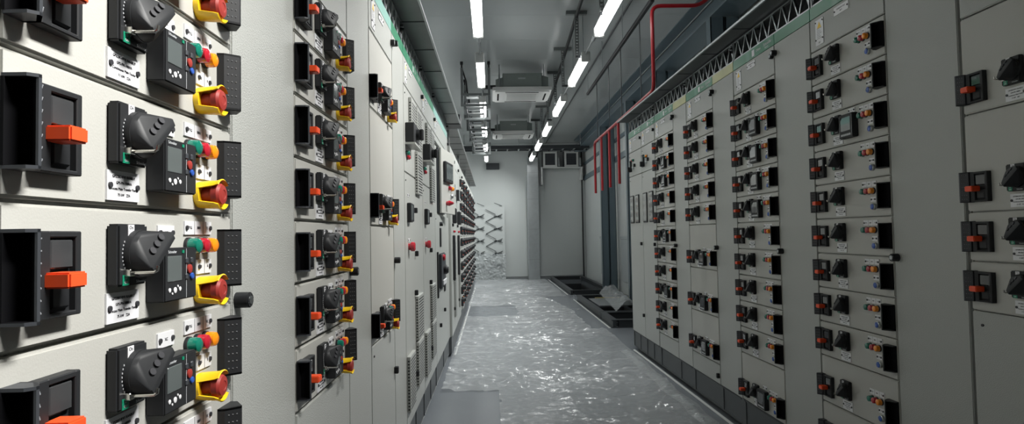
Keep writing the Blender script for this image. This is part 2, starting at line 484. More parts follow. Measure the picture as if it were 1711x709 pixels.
    for za, zb in ((zl, zl + .004), (zh - .004, zh)):
        g.prism([(.545, 0), (.546, -.014), (.566, -.037), (.572, -.037), (.606, -.014), (.606, 0)], za, zb)
    g.m = 1
    for i in range(7):
        for j in range(3):
            f = .25 + .25 * j; x = .546 + .020 * f; y = -.014 - .023 * f; z = zl + .014 + i * .0142
            g.box(x - .0012, x + .0004, y - .0014, y + .0008, z - .0007, z + .0007)
    g.m = 2  # handle hollow lined in black to stand in for its shade
    g.box(.551, .606, -.004, 0, zl + .004, zh - .004)
    g.prism([(.5525, -.003), (.5525, -.0125), (.5715, -.0335), (.5725, -.0335), (.5545, -.0115), (.5545, -.003)], zl + .004, zh - .004)
    g.build('pull_handle', [black2, dots, void], r)
    return r

CODES = ('GPS2BKHFV1 RAABU7', 'GPS-PN-1080/A', 'Continuous Main Feeder', '11 kW   22A')
protos = {}
def drawer(key, row, u_left, zbot, label, group):
    """u_left: coordinate of the drawer's left edge as seen from the aisle"""
    if key not in protos:
        kind, h, relay, lamps = key[:4]
        text = key[4] if len(key) > 4 else CODES
        o = make_drawer(kind, h, relay, text, lamps); protos[key] = o
    else:
        o = copy_tree(protos[key])
    o.location = row_at(row, u_left, zbot); o.rotation_euler = (0, 0, row_rz(row))
    tag(o, label, 'drawer', group)
    return o

# ------------------------------------------------------------------ cabinets
ZB, ZT, ZTOP = -1.150, 1.165, 1.100
def lattice(b, x0, x1, z0=ZT, z1=1.30):
    n = max(2, round((x1 - x0) / .13)); w = (x1 - x0) / n
    for i in range(n):
        xa, xb = x0 + i * w, x0 + (i + 1) * w
        for (p, q) in (((xa, z0), (xa + w / 2, z1)), ((xa + w / 2, z1), (xb, z0))):
            d = Vector((q[0] - p[0], q[1] - p[1])).normalized(); nn = Vector((-d.y, d.x)) * .0055
            b.prism([(p[0] - nn.x, p[1] - nn.y), (q[0] - nn.x, q[1] - nn.y), (q[0] + nn.x, q[1] + nn.y), (p[0] + nn.x, p[1] + nn.y)], .010, .022, 'y')
    b.box(x0, x1, .008, .026, z0, z0 + .012); b.box(x0, x1, .008, .026, z1 - .010, z1)
    for x in (x0 + .004, x1 - .012): b.box(x, x + .008, .006, .028, z0, z1)
    b.m = 1
    b.cyl((x1 - .02, .012, z0 + .075), (x1 - .02, -.014, z0 + .075), .009, n=8)
    b.cyl((x1 - .02, .010, z0 + .10), (x1 - .02, -.008, z0 + .10), .005, n=8)
    b.m = 0
def latch(parent, x, z, name='latch', r=.013, p=.026):
    b = MB().cyl((x, 0, z), (x, -p, z), r, n=18, bev=.002); b.m = 1
    b.cyl((x, -p, z), (x, -p - .0012, z), r * .55, n=14)
    for a in range(4): b.box(x + r * .75 * cos(a * pi / 2 + .4) - .001, x + r * .75 * cos(a * pi / 2 + .4) + .001, -p - .001, -p, z + r * .75 * sin(a * pi / 2 + .4) - .001, z + r * .75 * sin(a * pi / 2 + .4) + .001)
    return b.build(name, [black, zinc], parent)
def block_latch(parent, x, z):
    return MB().box(x - .012, x + .012, -.022, 0, z - .018, z + .018, .003).build('latch', black, parent)
def warning_plate(parent, x0, x1, z0, z1, yel=True):
    b = MB().box(x0, x1, -.003, 0, z0, z1, .001)
    b.m = 1
    for x in (x0 + .006, x1 - .006):
        for z in (z0 + .03, z1 - .012): b.cyl((x, 0, z), (x, -.006, z), .004, n=8)
    w = x1 - x0
    for i in range(7): b.box(x0 + w * .2, x1 - w * (.2 + .12 * (i % 3)), -.0034, -.002, z0 + .034 + i * .0085, z0 + .0355 + i * .0085)
    b.text('kV', .014, (x0 + x1) / 2, -.0034, z0 + .012)
    b.m = 2
    if yel: b.prism([(x0 + w * .25, z1 - .045), (x1 - w * .25, z1 - .045), ((x0 + x1) / 2, z1 - .012)], -.0036, -.002, 'y')
    return b.build('warning_plate', [white, ink, yellow], parent)
def cabinet(row, u0, label, cat='cabinet', w=1.02, blanks=(), duct=True, top=True, header='green', group=None, ductlock=True, latches=True, depth=.66, plates=True, textgreen=True, duct_header=None, plinth=True):
    r = empty('switchgear_cabinet', row_at(row, u0, -EYE), row_rz(row), label, cat, group)
    e = EYE
    dw = DW if duct else w
    MB().box(.001, w - .001, .0205, depth, ZB + e, ZT + e).build('carcass', paint, r)
    if duct:
        o = MB().box(DW + .003, w - .003, 0, .0205, ZB + .004 + e, ZTOP - .002 + e, .003, 2).build('duct_door', paint, r)
        if ductlock: latch(o, DW + .024, -.128 + e, 'lock', .0165, .030)
        b = MB().box(DW + .003, w - .003, .001, .0205, ZTOP + .001 + e, ZT + e)
        b.build('header_strip', {'green': greenstrip, 'yellow': yellowstrip, 'pale': palestrip, 'grey': paint}[duct_header or header], r)
    if top:
        o = MB().box(.004, dw - .003, 0, .0205, .925 + .003 + e, ZTOP - .002 + e, .003, 2).build('top_panel', paint, r)
        if plates:
            warning_plate(o, .060, .135, .945 + e, 1.078 + e)
            plate(o, 'nameplate', .235, .355, 1.043 + e, 1.083 + e, [('GPS2BKHFV1 MCC', .295, 1.069 + e), ('400 V', .295, 1.056 + e)], .009)
        if latches:
            latch(o, dw - .022, 1.035 + e, 'latch', .016, .020)
            if duct: latch(o, dw + .020, 1.043 + e, 'latch', .017, .030)
    b = MB().box(.004, dw - .003, .001, .0205, ZTOP + .001 + e, ZT + e)
    if textgreen:
        t = b; t.m = 1; t.box(dw * .50, dw * .50 + .036, .0002, .0015, 1.112 + e, 1.152 + e)
        t.text('Okken', .024, dw * .60, .0004, 1.134 + e, 'LEFT'); t.text('Schneider', .028, dw * .77, .0004, 1.138 + e, 'LEFT'); t.text('Electric', .016, dw * .80, .0004, 1.117 + e, 'LEFT')
    b.build('header_strip', [{'green': greenstrip, 'yellow': yellowstrip, 'pale': palestrip, 'grey': paint}[header], white], r)
    for (za, zb, lock) in blanks:
        o = MB().box(.004, dw - .003, 0, .0205, za + .003 + e, zb - .003 + e, .003, 2).build('blank_panel', paint, r)
        if lock is not None: block_latch(o, dw - .024, lock + e)
        if zb - za > .2: MB().cyl((.05, 0, zb - .05 + e), (.05, -.004, zb - .05 + e), .005, n=10).build('screw', ink, o)
    b = MB(); lattice(b, .004, w - .004, ZT + e, 1.30 + e); b.build('top_lattice', [zinc, black], r)
    if plinth:
        b = MB()
        b.box(.003, w - .003, .012, .034, -1.335 + e, ZB - .002 + e, .002)
        for x in (.0, DW if duct else w * .5):
            b.box(x + .006, x + .03, .006, .014, -1.325 + e, ZB - .012 + e)
        b.box(.05, w - .05, .008, .013, -1.325 + e, -1.318 + e); b.box(.05, w - .05, .008, .013, -1.165 + e, -1.158 + e)
        b.box(.003, w - .003, .034, depth, -1.335 + e, ZB + e)
        b.build('plinth', plinthm, r)
        MB().box(.003, w - .003, .055, depth - .02, 0.0005, -1.335 + e).build('base_frame', darksteel, r)
    return r

def zline(k): return .925 - MH * k
# ---- left row, first three cabinets
cabinet('L', .703, 'nearest grey switchgear cabinet at left, its top out of the picture', blanks=((ZB, zline(8), -1.08), (zline(1), .925, None)), header='pale', textgreen=False)
cabinet('L', 1.727, 'second grey switchgear cabinet of the left row, stacked drawers beside a plain door', w=1.017, blanks=((ZB, zline(8), -1.08), (zline(1), .925, None)), header='pale', textgreen=False)
cC = cabinet('L', 2.745, 'third left grey cabinet with three widely spaced drawer units', blanks=((ZB, zline(8), -.70),), header='pale', duct_header='green', textgreen=False)
A_TXT = {2: ('GPS2BHV01 RAABU7', '', 'Spare', '20A'), 3: ('GPS2BKHFV1 RAABU7', 'GPS-PN-1080/A', 'Continuous Main Feeder', '11 kW   22A'), 4: ('GPS2BKHFV1 RAABU7', 'GPS-PN-1080/A', 'Process Main Transfer Pump', '75 kW   22A')}
for nm, u0, near in (('nearest', .703, True), ('second', 1.727, False)):
    for k in range(1, 8):
        key = ('E', MH, True, True) + ((A_TXT.get(k, A_TXT[4]),) if near else ())
        drawer(key, 'L', u0, zline(k + 1), '%s drawer from the top in the %s drawer column of the left row' % (ORD[k - 1], nm), 'drawer units of the %s left column' % nm)
for i, (zt, zb) in enumerate(((.925, zline(2)), (zline(2), zline(5)), (zline(5), zline(8)))):
    drawer(('E', round(zt - zb, 4), True, True), 'L', 2.745, zb, 'tall %s drawer unit in the third left cabinet, its devices gathered at the bottom' % ('top', 'middle', 'bottom')[i], 'drawer units of the third left cabinet')

# ---- right row
cabinet('R', 2.19, 'dark grey cabinet nearest on the right, cut by the picture edge', blanks=((ZB, -.30, None), (.75, .925, None)), header='green', textgreen=False)
cabinet('R', 3.217, 'second right cabinet from the camera, tall drawer column beside wide plain door', blanks=((ZB, -1.124, None),), header='green', textgreen=True)
cabinet('R', 4.237, 'third right cabinet, drawers over one tall bottom unit', blanks=(), header='green', duct_header='green')
cabinet('R', 5.247, 'fourth right cabinet with big blank panels between its lower drawers', blanks=((ZB, -1.002, -1.085),), w=1.009, header='green', duct_header='yellow')
cabinet('R', 6.235, 'fifth right cabinet, full of drawers, next to the plain pair of doors', blanks=((ZB, -1.002, None),), w=.987, header='green', duct_header='yellow')
g1 = 'drawer units of the nearest right cabinet'
for i, (zt, zb) in enumerate(((.75, .399), (.399, .049), (.049, -.126), (-.126, -.301))):
    drawer(('B', round(zt - zb, 4), False, True), 'R', 2.19, zb, '%s dim drawer unit of the nearest right cabinet at picture edge' % ORD[i], g1)
g2 = 'drawer units of the second right cabinet'
mods = [(zline(k), zline(k + 1)) for k in range(9)] + [(zline(9), -.888), (-.888, -1.124)]
for i, (zt, zb) in enumerate(mods):
    drawer(('B', round(zt - zb, 4), i == 2, True), 'R', 3.217, zb, '%s drawer unit from the top in second right cabinet%s' % (ORD[i], ', the one with a square display' if i == 2 else ''), g2)
g3 = 'drawer units of the third right cabinet'
mods = [(zline(k), zline(k + 1)) for k in range(10)] + [(zline(10), ZB + .004)]
for i, (zt, zb) in enumerate(mods):
    drawer(('B', round(zt - zb, 4), i in (1, 2, 3, 4, 10), True), 'R', 4.237, zb, '%s drawer unit from the top in third right cabinet, left of a plain door' % ORD[i], g3)
g4 = 'drawer units of the fourth right cabinet'
mods = [(zline(k), zline(k + 1)) for k in range(5)] + [(zline(5), zline(7)), (zline(7), zline(9)), (zline(9), -1.002)]
for i, (zt, zb) in enumerate(mods):
    drawer(('B', round(zt - zb, 4), i >= 5, True), 'R', 5.247, zb, '%s drawer unit from the top in fourth right cabinet%s' % (ORD[i], ', tall front' if i >= 5 else ''), g4)
g5 = 'drawer units of the fifth right cabinet'
for i in range(11):
    drawer(('B', MH, i in (1, 2, 5, 8), True), 'R', 6.235, zline(i + 1), '%s drawer unit from the top in fifth right cabinet' % ORD[i], g5)

# ---- right row end: plain incomer pair
def tall_device(parent, x, z0, z1, w=.07, p=.03, name='instrument'):
    b = MB()
    b.box(x, x + w, -p, 0, z0, z1, .004)
    o = b.build(name, black, parent)
    MB().box(x + .01, x + w - .01, -p - .001, -p + .002, z0 + .015, z1 - .012, .001).build('window', screenm, o)
    return o
def lamp_pair(parent, pts):
    for x, z, m in pts:
        q = MB().lathe([(.015, 0), (.015, .006)], (x, 0, z), 16).build('indicator_lamp', black, parent)
        MB().lathe([(.0135, .004), (.0135, .018), (.008, .024)], (x, 0, z), 16).build('lens', m, q)
for (u0, w, lab) in ((7.36, .578, 'plain grey end cabinet of the right row beside the red pipes'), (6.782, .535, 'plain grey cabinet between the end cabinet and the fifth drawer cabinet')):
    r = cabinet('R', u0, lab, w=w, duct=False, header='green', blanks=((.645, .925, None), (ZB, .645, -.91)), latches=True)
    e = EYE
    tall_device(r, .06, .70 + e, .83 + e, .075, .02); tall_device(r, .11, .70 + e, .755 + e, .03, .05, 'selector_switch')
    lamp_pair(r, ((.20, .825 + e, rlens), (.235, .825 + e, glens)) if u0 > 7 else ((.20, .80 + e, glens), (.24, .80 + e, alens)))
    b = MB().lathe([(.02, 0), (.02, .012), (.012, .02)], (.22, 0, .74 + e), 18); b.build('meter_socket', zinc, r)
    block_latch(r, .30, .76 + e)
    tall_device(r, .06, .10 + e, .42 + e, .15, .012, 'relay_case'); tall_device(r, .30, .10 + e, .42 + e, .15, .012, 'relay_case')
    block_latch(r, w - .05, -.13 + e)

# ---- left row, incomer cabinets D, E
def louvre(parent, x0, x1, z0, z1, p=.022):
    b = MB().box(x0, x1, -p, 0, z0, z1, .003)
    n = int((z1 - z0 - .02) / .019); b.m = 1
    for i in range(n):
        z = z0 + .014 + i * .019
        b.prism([(-p - .0008, z), (-p - .0008, z + .008), (-p + .004, z + .006), (-p + .004, z + .002)], x0 + .014, x1 - .014, 'x')
        b.box(x0 - .0006, x0 + .003, -p + .006, -.006, z, z + .008)
    return b.build('louvre', [paint, black], parent)
for i, u0 in enumerate((3.765, 4.685)):
    w = .92; e = EYE
    r = cabinet('L', u0, ('%s louvred incomer cabinet in the left row, with green and red lamp' % ('nearer', 'farther')[i]), w=w, duct=False, header='green', textgreen=(i == 0), plates=True,
                blanks=((.39, .925, None), (ZB, .39, None)), latches=True, group='louvred incomer cabinets')
    louvre(r, .215, .440, .66 + e, .885 + e); louvre(r, .50, .745, .60 + e, .885 + e)
    louvre(r, .50, .745, .285 + e, .578 + e)
    louvre(r, .44, .72, -.69 + e, -.40 + e); louvre(r, .44, .72, -1.0 + e, -.705 + e); louvre(r, .02, .26, -1.05 + e, -.72 + e)
    b = MB().box(.06, .30, -.055, 0, .575 + e, .695 + e, .004); o = b.build('control_box', black2, r)
    b = MB().cyl((.18, -.055, .635 + e), (.18, -.075, .635 + e), .035, n=20); b.box(.165, .195, -.10, -.075, .60 + e, .67 + e, .006); b.build('selector_knob', black, o)
    MB().box(.05, .32, -.062, 0, .560 + e, .572 + e).build('shelf_lip', paint, r)
    lamp_pair(r, ((.085, .510 + e, glens), (.115, .485 + e, rlens)))
    o = tall_device(r, .10, .085 + e, .205 + e, .085, .026)
    MB().box(.20, .225, -.028, 0, .09 + e, .20 + e, .003).build('handle', slate, o)
    MB().box(.36, .385, -.03, 0, .15 + e, .185 + e, .003).build('key_switch', black, r)
    plate(r, 'nameplate', .11, .17, .245 + e, .262 + e, None, .01)
    plate(r, 'nameplate', .12, .20, -.035 + e, -.015 + e, None, .01)
    MB().lathe([(.022, 0), (.022, .01), (.03, .018), (.03, .036), (.02, .042)], (.155, 0, -.066 + e), 20).build('stop_button', rlens, r)
    block_latch(r, .46, -.118 + e); block_latch(r, .42, -.375 + e); block_latch(r, .42, -.905 + e)
# ---- F: breaker cabinet with an instrument door standing ajar
u0 = 5.605; w = 1.54; e = EYE
r = cabinet('L', u0, 'breaker cabinet of the left row with an instrument door ajar', w=w, duct=False, header='pale', textgreen=False, blanks=((.862, .925, None), (ZB, .20, None)))
a = radians(-7.2)
d = MB().box(0, .66, -.022, 0, .215 + e, .850 + e, .004).build('instrument_door', panelp, r, (.42, -.004, 0), a)
b = MB().box(.08, .42, -.055, -.02, .52 + e, .725 + e, .008); o = b.build('meter', black, d)
b = MB()
for i in range(3): b.box(.10 + i * .105, .19 + i * .105, -.0562, -.054, .55 + e, .70 + e, .002)
b.build('meter_window', screenm, o)
MB().box(.43, .47, -.045, -.02, .55 + e, .66 + e, .008).build('test_block', slate, d)
for x, m in ((.34, rlens), (.46, alens)):
    MB().lathe([(.022, .02), (.022, .045), (.012, .055)], (x, 0, .475 + e), 16).build('indicator_lamp', m, d)
MB().lathe([(.025, .02), (.025, .035), (.018, .045)], (.45, 0, .40 + e), 18).build('meter_socket', zinc, d)
b = MB().lathe([(.02, .02), (.028, .05), (.012, .09)], (.22, 0, .318 + e), 18); b.box(.2, .24, -.095, -.05, .31 + e, .326 + e, .003); b.build('control_switch', rlens, d)
MB().box(.40, 1.10, .004, .0205, .22 + e, .845 + e).build('instrument_bay', slate, r)
for (xa, xb, za, zb) in ((.12, .19, -.57, -.15), (.82, .93, -.57, -.24), (.42, .50, -.11, .072)):
    MB().box(xa, xb, -.012, 0, za + e, zb + e, .003).build('door_gasket', black, r)
o = MB().box(.25, .74, -.03, 0, -.50 + e, -.17 + e, .01, 2).build('air_breaker', slate, r)
MB().lathe([(.03, .03), (.03, .045), (.02, .055)], (.42, 0, -.21 + e), 18).build('stop_button', rlens, o)
MB().lathe([(.045, .03), (.045, .055), (.03, .075)], (.50, 0, -.33 + e), 20).build('charging_knob', black, o)
MB().box(.34, .66, -.045, -.03, -.47 + e, -.42 + e, .005).build('rating_plate', white, o)
latch(r, .45, .11 + e, 'lock', .02, .03)
block_latch(r, .80, -.75 + e); block_latch(r, .33, -.84 + e)

# ---- far left row: two breaker cabinets, then seven drawer cabinets
FH = 1.02
def far_cab(u0, label, w=1.02):
    r = empty('switchgear_cabinet', row_at('F', u0, -EYE), row_rz('F'), label, 'cabinet', 'cabinets of the far left row')
    MB().box(.001, w - .001, .0205, .60, ZB + e, 1.03 + e).build('carcass', paint, r)
    MB().box(.004, DW, 0, .0205, .86 + e, 1.025 + e, .003).build('top_panel', paint, r)
    MB().box(DW + .004, w - .004, 0, .0205, ZB + e, 1.025 + e, .003).build('duct_door', paint, r)
    block_latch(r, DW - .03, .90 + e)
    b = MB().box(.003, w - .003, .012, .60, -1.335 + e, ZB - .002 + e); b.build('plinth', plinthm, r)
    MB().box(.003, w - .003, .055, .58, 0.0005, -1.335 + e).build('base_frame', darksteel, r)
    return r
FU = [7.16, 8.19] + [9.22 + 1.03 * k for k in range(7)]
for i, u0 in enumerate(FU):
    r = far_cab(u0, '%s cabinet of the far left row%s' % (['first', 'second', 'third', 'fourth', 'fifth', 'sixth', 'seventh', 'eighth', 'last'][i], ', with tall breaker door' if i < 2 else ', with small stacked drawers'))
    if i < 2:
        MB().box(.004, DW, 0, .0205, ZB + .004 + e, .855 + e, .003).build('breaker_door', paint, r)
        MB().box(.25, .33, -.03, 0, -.53 + e, .0 + e, .006).build('door_gasket', black, r)
        MB().box(.28, .36, -.05, 0, .14 + e, .32 + e, .01).build('handle', black, r)
        lamp_pair(r, ((.40, .045 + e, rlens), (.52, .045 + e, rlens)))
        block_latch(r, .45, -.03 + e); block_latch(r, .2, .12 + e); block_latch(r, .35, -.87 + e); block_latch(r, .5, -.76 + e)
        louvre(r, .40, .55, -.98 + e, -.50 + e); louvre(r, .40, .55, -.42 + e, -.06 + e)
        tall_device(r, .10, .46 + e, .60 + e, .22, .04)
def far_drawer_mesh(relay):
    b = MB().box(.004, DW - .004, 0, .020, .003, MH - .003, .003)
    b.m = 1
    b.box(.005, .04, -.036, 0, .034, .142, .006); b.box(.042, .116, -.018, 0, .035, .14, .003)
    b.box(.194, .268, -.018, 0, .062, .151, .003); b.cyl((.2335, -.018, .112), (.240, -.062, .116), .040, .030, n=14)
    b.box(.546, .6065, -.030, 0, .034, .146, .005)
    if relay: b.box(.294, .397, -.03, 0, .029, .114, .002)
    b.m = 2; b.box(.056, .080, -.040, -.014, .074, .088, .002)
    b.m = 3; b.lathe([(.014, 0), (.014, .02), (.008, .025)], (.491, 0, .116), 12)
    b.m = 4; b.lathe([(.014, 0), (.014, .02), (.008, .025)], (.459, 0, .116), 12)
    b.m = 5; b.lathe([(.014, 0), (.014, .02), (.008, .025)], (.427, 0, .116), 12)
    b.m = 6; b.box(.192, .271, -.003, 0, .01, .053); b.box(.412, .514, -.003, 0, .136, .16)
    b.m = 1; b.lathe([(.02, 0), (.02, .012), (.013, .03)], (.47, 0, .045), 12)
    return b.mesh('drawer_unit', [panelp, black2, orange, alens, rlens, glens, white, blens])
fm = [far_drawer_mesh(False), far_drawer_mesh(True)]
cname = ['third', 'fourth', 'fifth', 'sixth', 'seventh', 'eighth', 'last']
for c, u0 in enumerate(FU[2:]):
    for i in range(11):
        z = .855 - MH * (i + 1)
        o = bpy.data.objects.new('drawer_unit', fm[(i * 3 + c) % 2]); COL.objects.link(o)
        o.location = row_at('F', u0, z); o.rotation_euler = (0, 0, row_rz('F'))
        tag(o, '%s tiny drawer unit from the top in the %s cabinet of the far left row' % (ORD[i], cname[c]), 'drawer', 'drawer units of the far left row')

# ------------------------------------------------------------------ overhanging cable trays on top of the rows
def top_tray(row, ua, ub, z, out, label, lip=.085, back=.45, seam=.62, bright=True):
    L = abs(ub - ua)
    r = empty('cable_tray', row_at(row, ua if row in 'LF' else ub, z), row_rz(row), label, 'cable tray', 'cable trays above the cabinets')
    b = MB().box(0, L, -out, back, 0, .004)
    b.box(0, L, back - .004, back, 0, lip); b.m = 1; n = int(L / seam)
    for i in range(1, n + 1): b.box(i * L / (n + 1) - .006, i * L / (n + 1) + .006, -out + .004, back - .01, -.0035, 0)
    b.build('tray_bottom', [traym, darksteel], r)
    b = MB().box(0, L, -out, -out + .004, .004, .016); b.box(0, L, -out - .010, -out + .004, -.006, .006, .002)
    b.build('front_lip', zinc if bright else traym, r)
    return r
top_tray('L', .3, 7.30, 1.305, .135, 'dark steel cable tray overhanging the near left cabinets')
top_tray('F', 7.72, 16.9, 1.305, .06, 'dark steel cable tray over the far left cabinets')
top_tray('R', 1.1, 7.42, 1.31, .115, 'dark steel cable tray overhanging the right cabinets')
# tray's own end: black gaping connector on the left tray
b = MB()
for (ya, yb, za, zb) in ((-.14, .30, -.01, .012), (-.14, -.115, .0, .10), (.27, .30, .0, .10), (-.14, .30, .09, .11)):
    b.box(0, .30, ya, yb, za, zb, .003)
o = b.build('tray_coupling', black, None, row_at('L', 7.32, 1.305), row_rz('L'))
tag(o, 'black open coupling at the end of the near left cable tray', 'tray coupling')
# posts carrying the far tray
for i, u in enumerate((7.80, 10.3, 12.9, 15.4)):
    b = MB().box(0, .04, .05, .09, 0, .272); b.box(-.03, .07, .02, .12, 0, .006)
    o = b.build('tray_support', zinc, None, row_at('F', u, 1.031), row_rz('F'))
    tag(o, '%s short post under the far left cable tray' % ('nearest', 'second', 'third', 'farthest')[i], 'support post', 'posts under the far left tray')

# white edging strips on the floor along both rows
def edging(row, ua, ub, out, label):
    L = abs(ub - ua); b = MB().box(0, L, -.012, .012, 0, .012, .004)
    o = b.build('edge_strip', acw, None, row_at(row, ua if row in 'LF' else ub, -EYE, out), row_rz(row)); tag(o, label, 'edge strip')
edging('L', .5, 7.1, -.035, 'white sealing strip on the floor along the near left cabinets')
edging('F', 7.2, 16.4, .02, 'white sealing strip on the floor along the far left cabinets')
edging('R', 1.2, 7.25, .02, 'white sealing strip on the floor along the right cabinets')

# ------------------------------------------------------------------ ceiling equipment
# cassette air conditioners
def aircon(x, y, label):
    r = empty('cassette_air_conditioner', (x, y, 2.3 + EYE), 0, label, 'air conditioner', 'ceiling air conditioners')
    def rr(hx, hy, c, n=5):
        p = []
        for sx, sy, a0 in ((1, 1, 0), (-1, 1, 90), (-1, -1, 180), (1, -1, 270)):
            for i in range(n + 1):
                a = radians(a0 + 90 * i / n); p.append((sx * (hx - c) + c * cos(a), sy * (hy - c) + c * sin(a)))
        return p
    b = MB(); b.prism(rr(.475, .43, .05), .0, .055); b.prism(rr(.44, .40, .05), -.02, .0)
    p = b.build('fascia', acw, r)
    b = MB().box(-.26, .26, -.24, .24, -.024, -.018, .004)
    for i in range(18): b.box(-.24, .24, -.225 + i * .0255, -.217 + i * .0255, -.028, -.02)
    b.build('intake_grille', acw, p)
    for s, h in ((0, .40), (1, .36)):
        for t in (-1, 1):
            b = MB()
            if s == 0: b.box(-.27, .27, t * .345 - .014, t * .345 + .014, -.024, -.018, .004)
            else: b.box(t * .385 - .014, t * .385 + .014, -.25, .25, -.024, -.018, .004)
            b.build('air_vane', void, p)
    b = MB().box(-.31, .33, -.33, .36, .055, .30, .01); bd = b.build('body', acb, r)
    b = MB().prism([(-.42, -.2), (-.31, -.33), (-.31, .36), (-.42, .25)], .055, .23); b.prism([(.33, -.33), (.44, -.2), (.44, .25), (.33, .36)], .055, .26); b.build('side_casing', acb, bd)
    b = MB().box(-.24, .26, -.334, -.33, .165, .27, .002); b.build('access_cover', acb, bd)
    MB().box(-.06, .06, -.337, -.333, .20, .225, .004).build('badge', zinc, bd)
    for sx in (-.36, .36):
        for sy in (-.28, .3):
            MB().cyl((sx, sy, .1), (sx, sy, CEIL - EYE - 2.3), .008, n=8).build('hanger_rod', zinc, r)
    b = MB().tube([(-.40, 0, .15), (-.55, .0, .15), (-.66, .02, .16), (-.70, .1, .30)], .035, 10); b.build('pipe_stub', cablem, r)
    return r
aircon(.535, 10.38, 'nearer cassette air conditioner hanging from the ceiling')
aircon(.545, 14.64, 'farther cassette air conditioner hanging from the ceiling')
# trapeze hangers
def trapeze(y, label):
    r = empty('trapeze_hanger', (-.21, y, CEIL), 0, label, 'hanger', 'trapeze hangers left of the air conditioners')
    H = CEIL - EYE
    for sx in (-1, 1):
        b = MB().box(sx * .215 - .02, sx * .215 + .02, -.02, .02, 2.03 - H, -.10); b.build('post', galv, r)
        b = MB().box(sx * .215 - .012, sx * .215 + .012, -.012, .012, -.11, 0); b.box(sx * .215 - .022, sx * .215 + .022, -.022, .022, -.05, -.0005, .004); b.build('ceiling_bracket', black, r)
    for z in (2.03, 2.20):
        MB().box(-.235, .235, -.045, -.02, z - H, z + .035 - H).build('crossbar', galv, r)
    b = MB().tube([(-.215, 0, -.10), (-.15, 0.05, -.30), (-.13, 0.05, -.5)], .012, 8); b.build('cable_drop', cablem, r)
ys = (9.9, 11.05, 12.25, 13.75, 15.9)
for y, n in zip(ys, ('nearest', 'second', 'third', 'fourth', 'farthest')): trapeze(y, '%s dark trapeze hanger left of the air conditioners' % n)
def ladder(z, label):
    r = empty('cable_ladder', (-.235, 9.93, z + EYE), 0, label, 'cable ladder', 'cable ladders on the trapezes')
    b = MB()
    for x in (-.14, .14): b.box(x - .008, x + .008, 0, 6.3, 0, .06)
    b.build('side_rail', darksteel, r)
    for k in range(12): MB().box(-.132, .132, .20 + k * .52, .36 + k * .52, .003, .012).build('rung', rungm, r)
ladder(2.066, 'lower cable ladder resting on the left trapeze hangers'); ladder(2.236, 'upper cable ladder resting on the left trapeze hangers')
# perforated strut hangers right of the air conditioners
for k, (x, y) in enumerate(((1.135, 6.15), (1.10, 7.67), (1.10, 9.19), (1.125, 10.56), (1.125, 11.95), (1.125, 13.4), (1.125, 15.0))):
    r = empty('strut_hanger', (x, y, CEIL), 0, '%s perforated strut hanger along the right lamp line' % ('nearest', 'second', 'third', 'fourth', 'fifth', 'sixth', 'farthest')[k], 'hanger', 'perforated hangers by the right lamps')
    MB().box(-.13, .13, -.03, .03, -.045, -.0005, .003).build('ceiling_plate', galv, r)
    b = MB()
    for sx in (-1, 1): b.box(sx * .018 - .006, sx * .018 + .006, -.012, .012, -.56, -.04)
    for i in range(14): b.box(-.013, .013, -.010, .010, -.545 + i * .038, -.528 + i * .038)
    b.build('perforated_strut', galv, r)
    MB().box(-.02, .075, -.014, .014, -.585, -.556, .003).build('lamp_bracket', darksteel, r)
def pipe(name, pts, r_, m, label, cat, group=None, smooth=0):
    P = [Vector(p) for p in pts]
    Q = [P[0]]
    for i in range(1, len(P) - 1):
        a, c, d = P[i - 1], P[i], P[i + 1]; k = min(.09, (c - a).length / 2, (d - c).length / 2)
        A = c + (a - c).normalized() * k; B = c + (d - c).normalized() * k
        for t in (0, .25, .5, .75, 1): Q.append(A * (1 - t) ** 2 + c * 2 * t * (1 - t) + B * t * t)
    Q.append(P[-1])
    base = P[0]
    o = MB().tube([q - base for q in Q], r_, 12).build(name, m, None, base); tag(o, label, cat, group)
    return o
Z = EYE
pipe('power_cable', ((1.06, 3.0, 2.705 + Z), (1.09, 7.16, 2.70 + Z), (1.3, 18.4, 2.36 + Z), (1.30, 18.80, 2.315 + Z)), .022, cablem, 'black power cable running under the strut hangers to the back wall', 'cable')
pipe('ceiling_conduit', ((1.70, 4.0, 2.735 + Z), (1.70, 18.9, 2.735 + Z)), .012, darksteel, 'thin grey conduit along the ceiling right of the lamps', 'conduit')
# suspended strut with rods down to the right tray
r = empty('suspended_strut', (1.635, 6.1, 2.30 + Z), 0, 'long black suspended strut above the right cable tray with thin rods', 'strut')
MB().box(-.02, .02, 0, 4.2, -.02, .02, .003).build('strut_bar', cablem, r)
for y in (.05, 1.4, 2.8, 4.15): MB().cyl((0, y, .02), (0, y, .45), .004, n=8).build('ceiling_rod', zinc, r)
for y in (.55, 1.55, 2.35, 3.3): MB().cyl((0, y, -.02), (0, y, -.93), .006, n=8).build('drop_rod', darksteel, r)
# red sprinkler pipes
RP = 'red fire pipes at the end of the right row'
pipe('fire_pipe', ((2.40, 6.0, 2.745 + Z), (2.40, 6.0, 2.50 + Z), (2.08, 6.0, 2.20 + Z), (1.60, 6.0, 2.20 + Z), (1.60, 6.0, 1.375 + Z), (1.60, 9.5, 1.375 + Z), (1.60, 9.5, .60 + Z)), .019, redpipe, 'red fire pipe from the right wall along the tray edge', 'pipe', RP)
for k, y in enumerate((7.72, 8.32, 8.92)):
    pipe('fire_pipe', ((1.60, y, 1.365 + Z), (1.60, y, .60 + Z)), .018, redpipe, '%s straight red drop pipe beside the end of the right row' % ('nearest', 'middle', 'farthest')[k], 'pipe', RP)

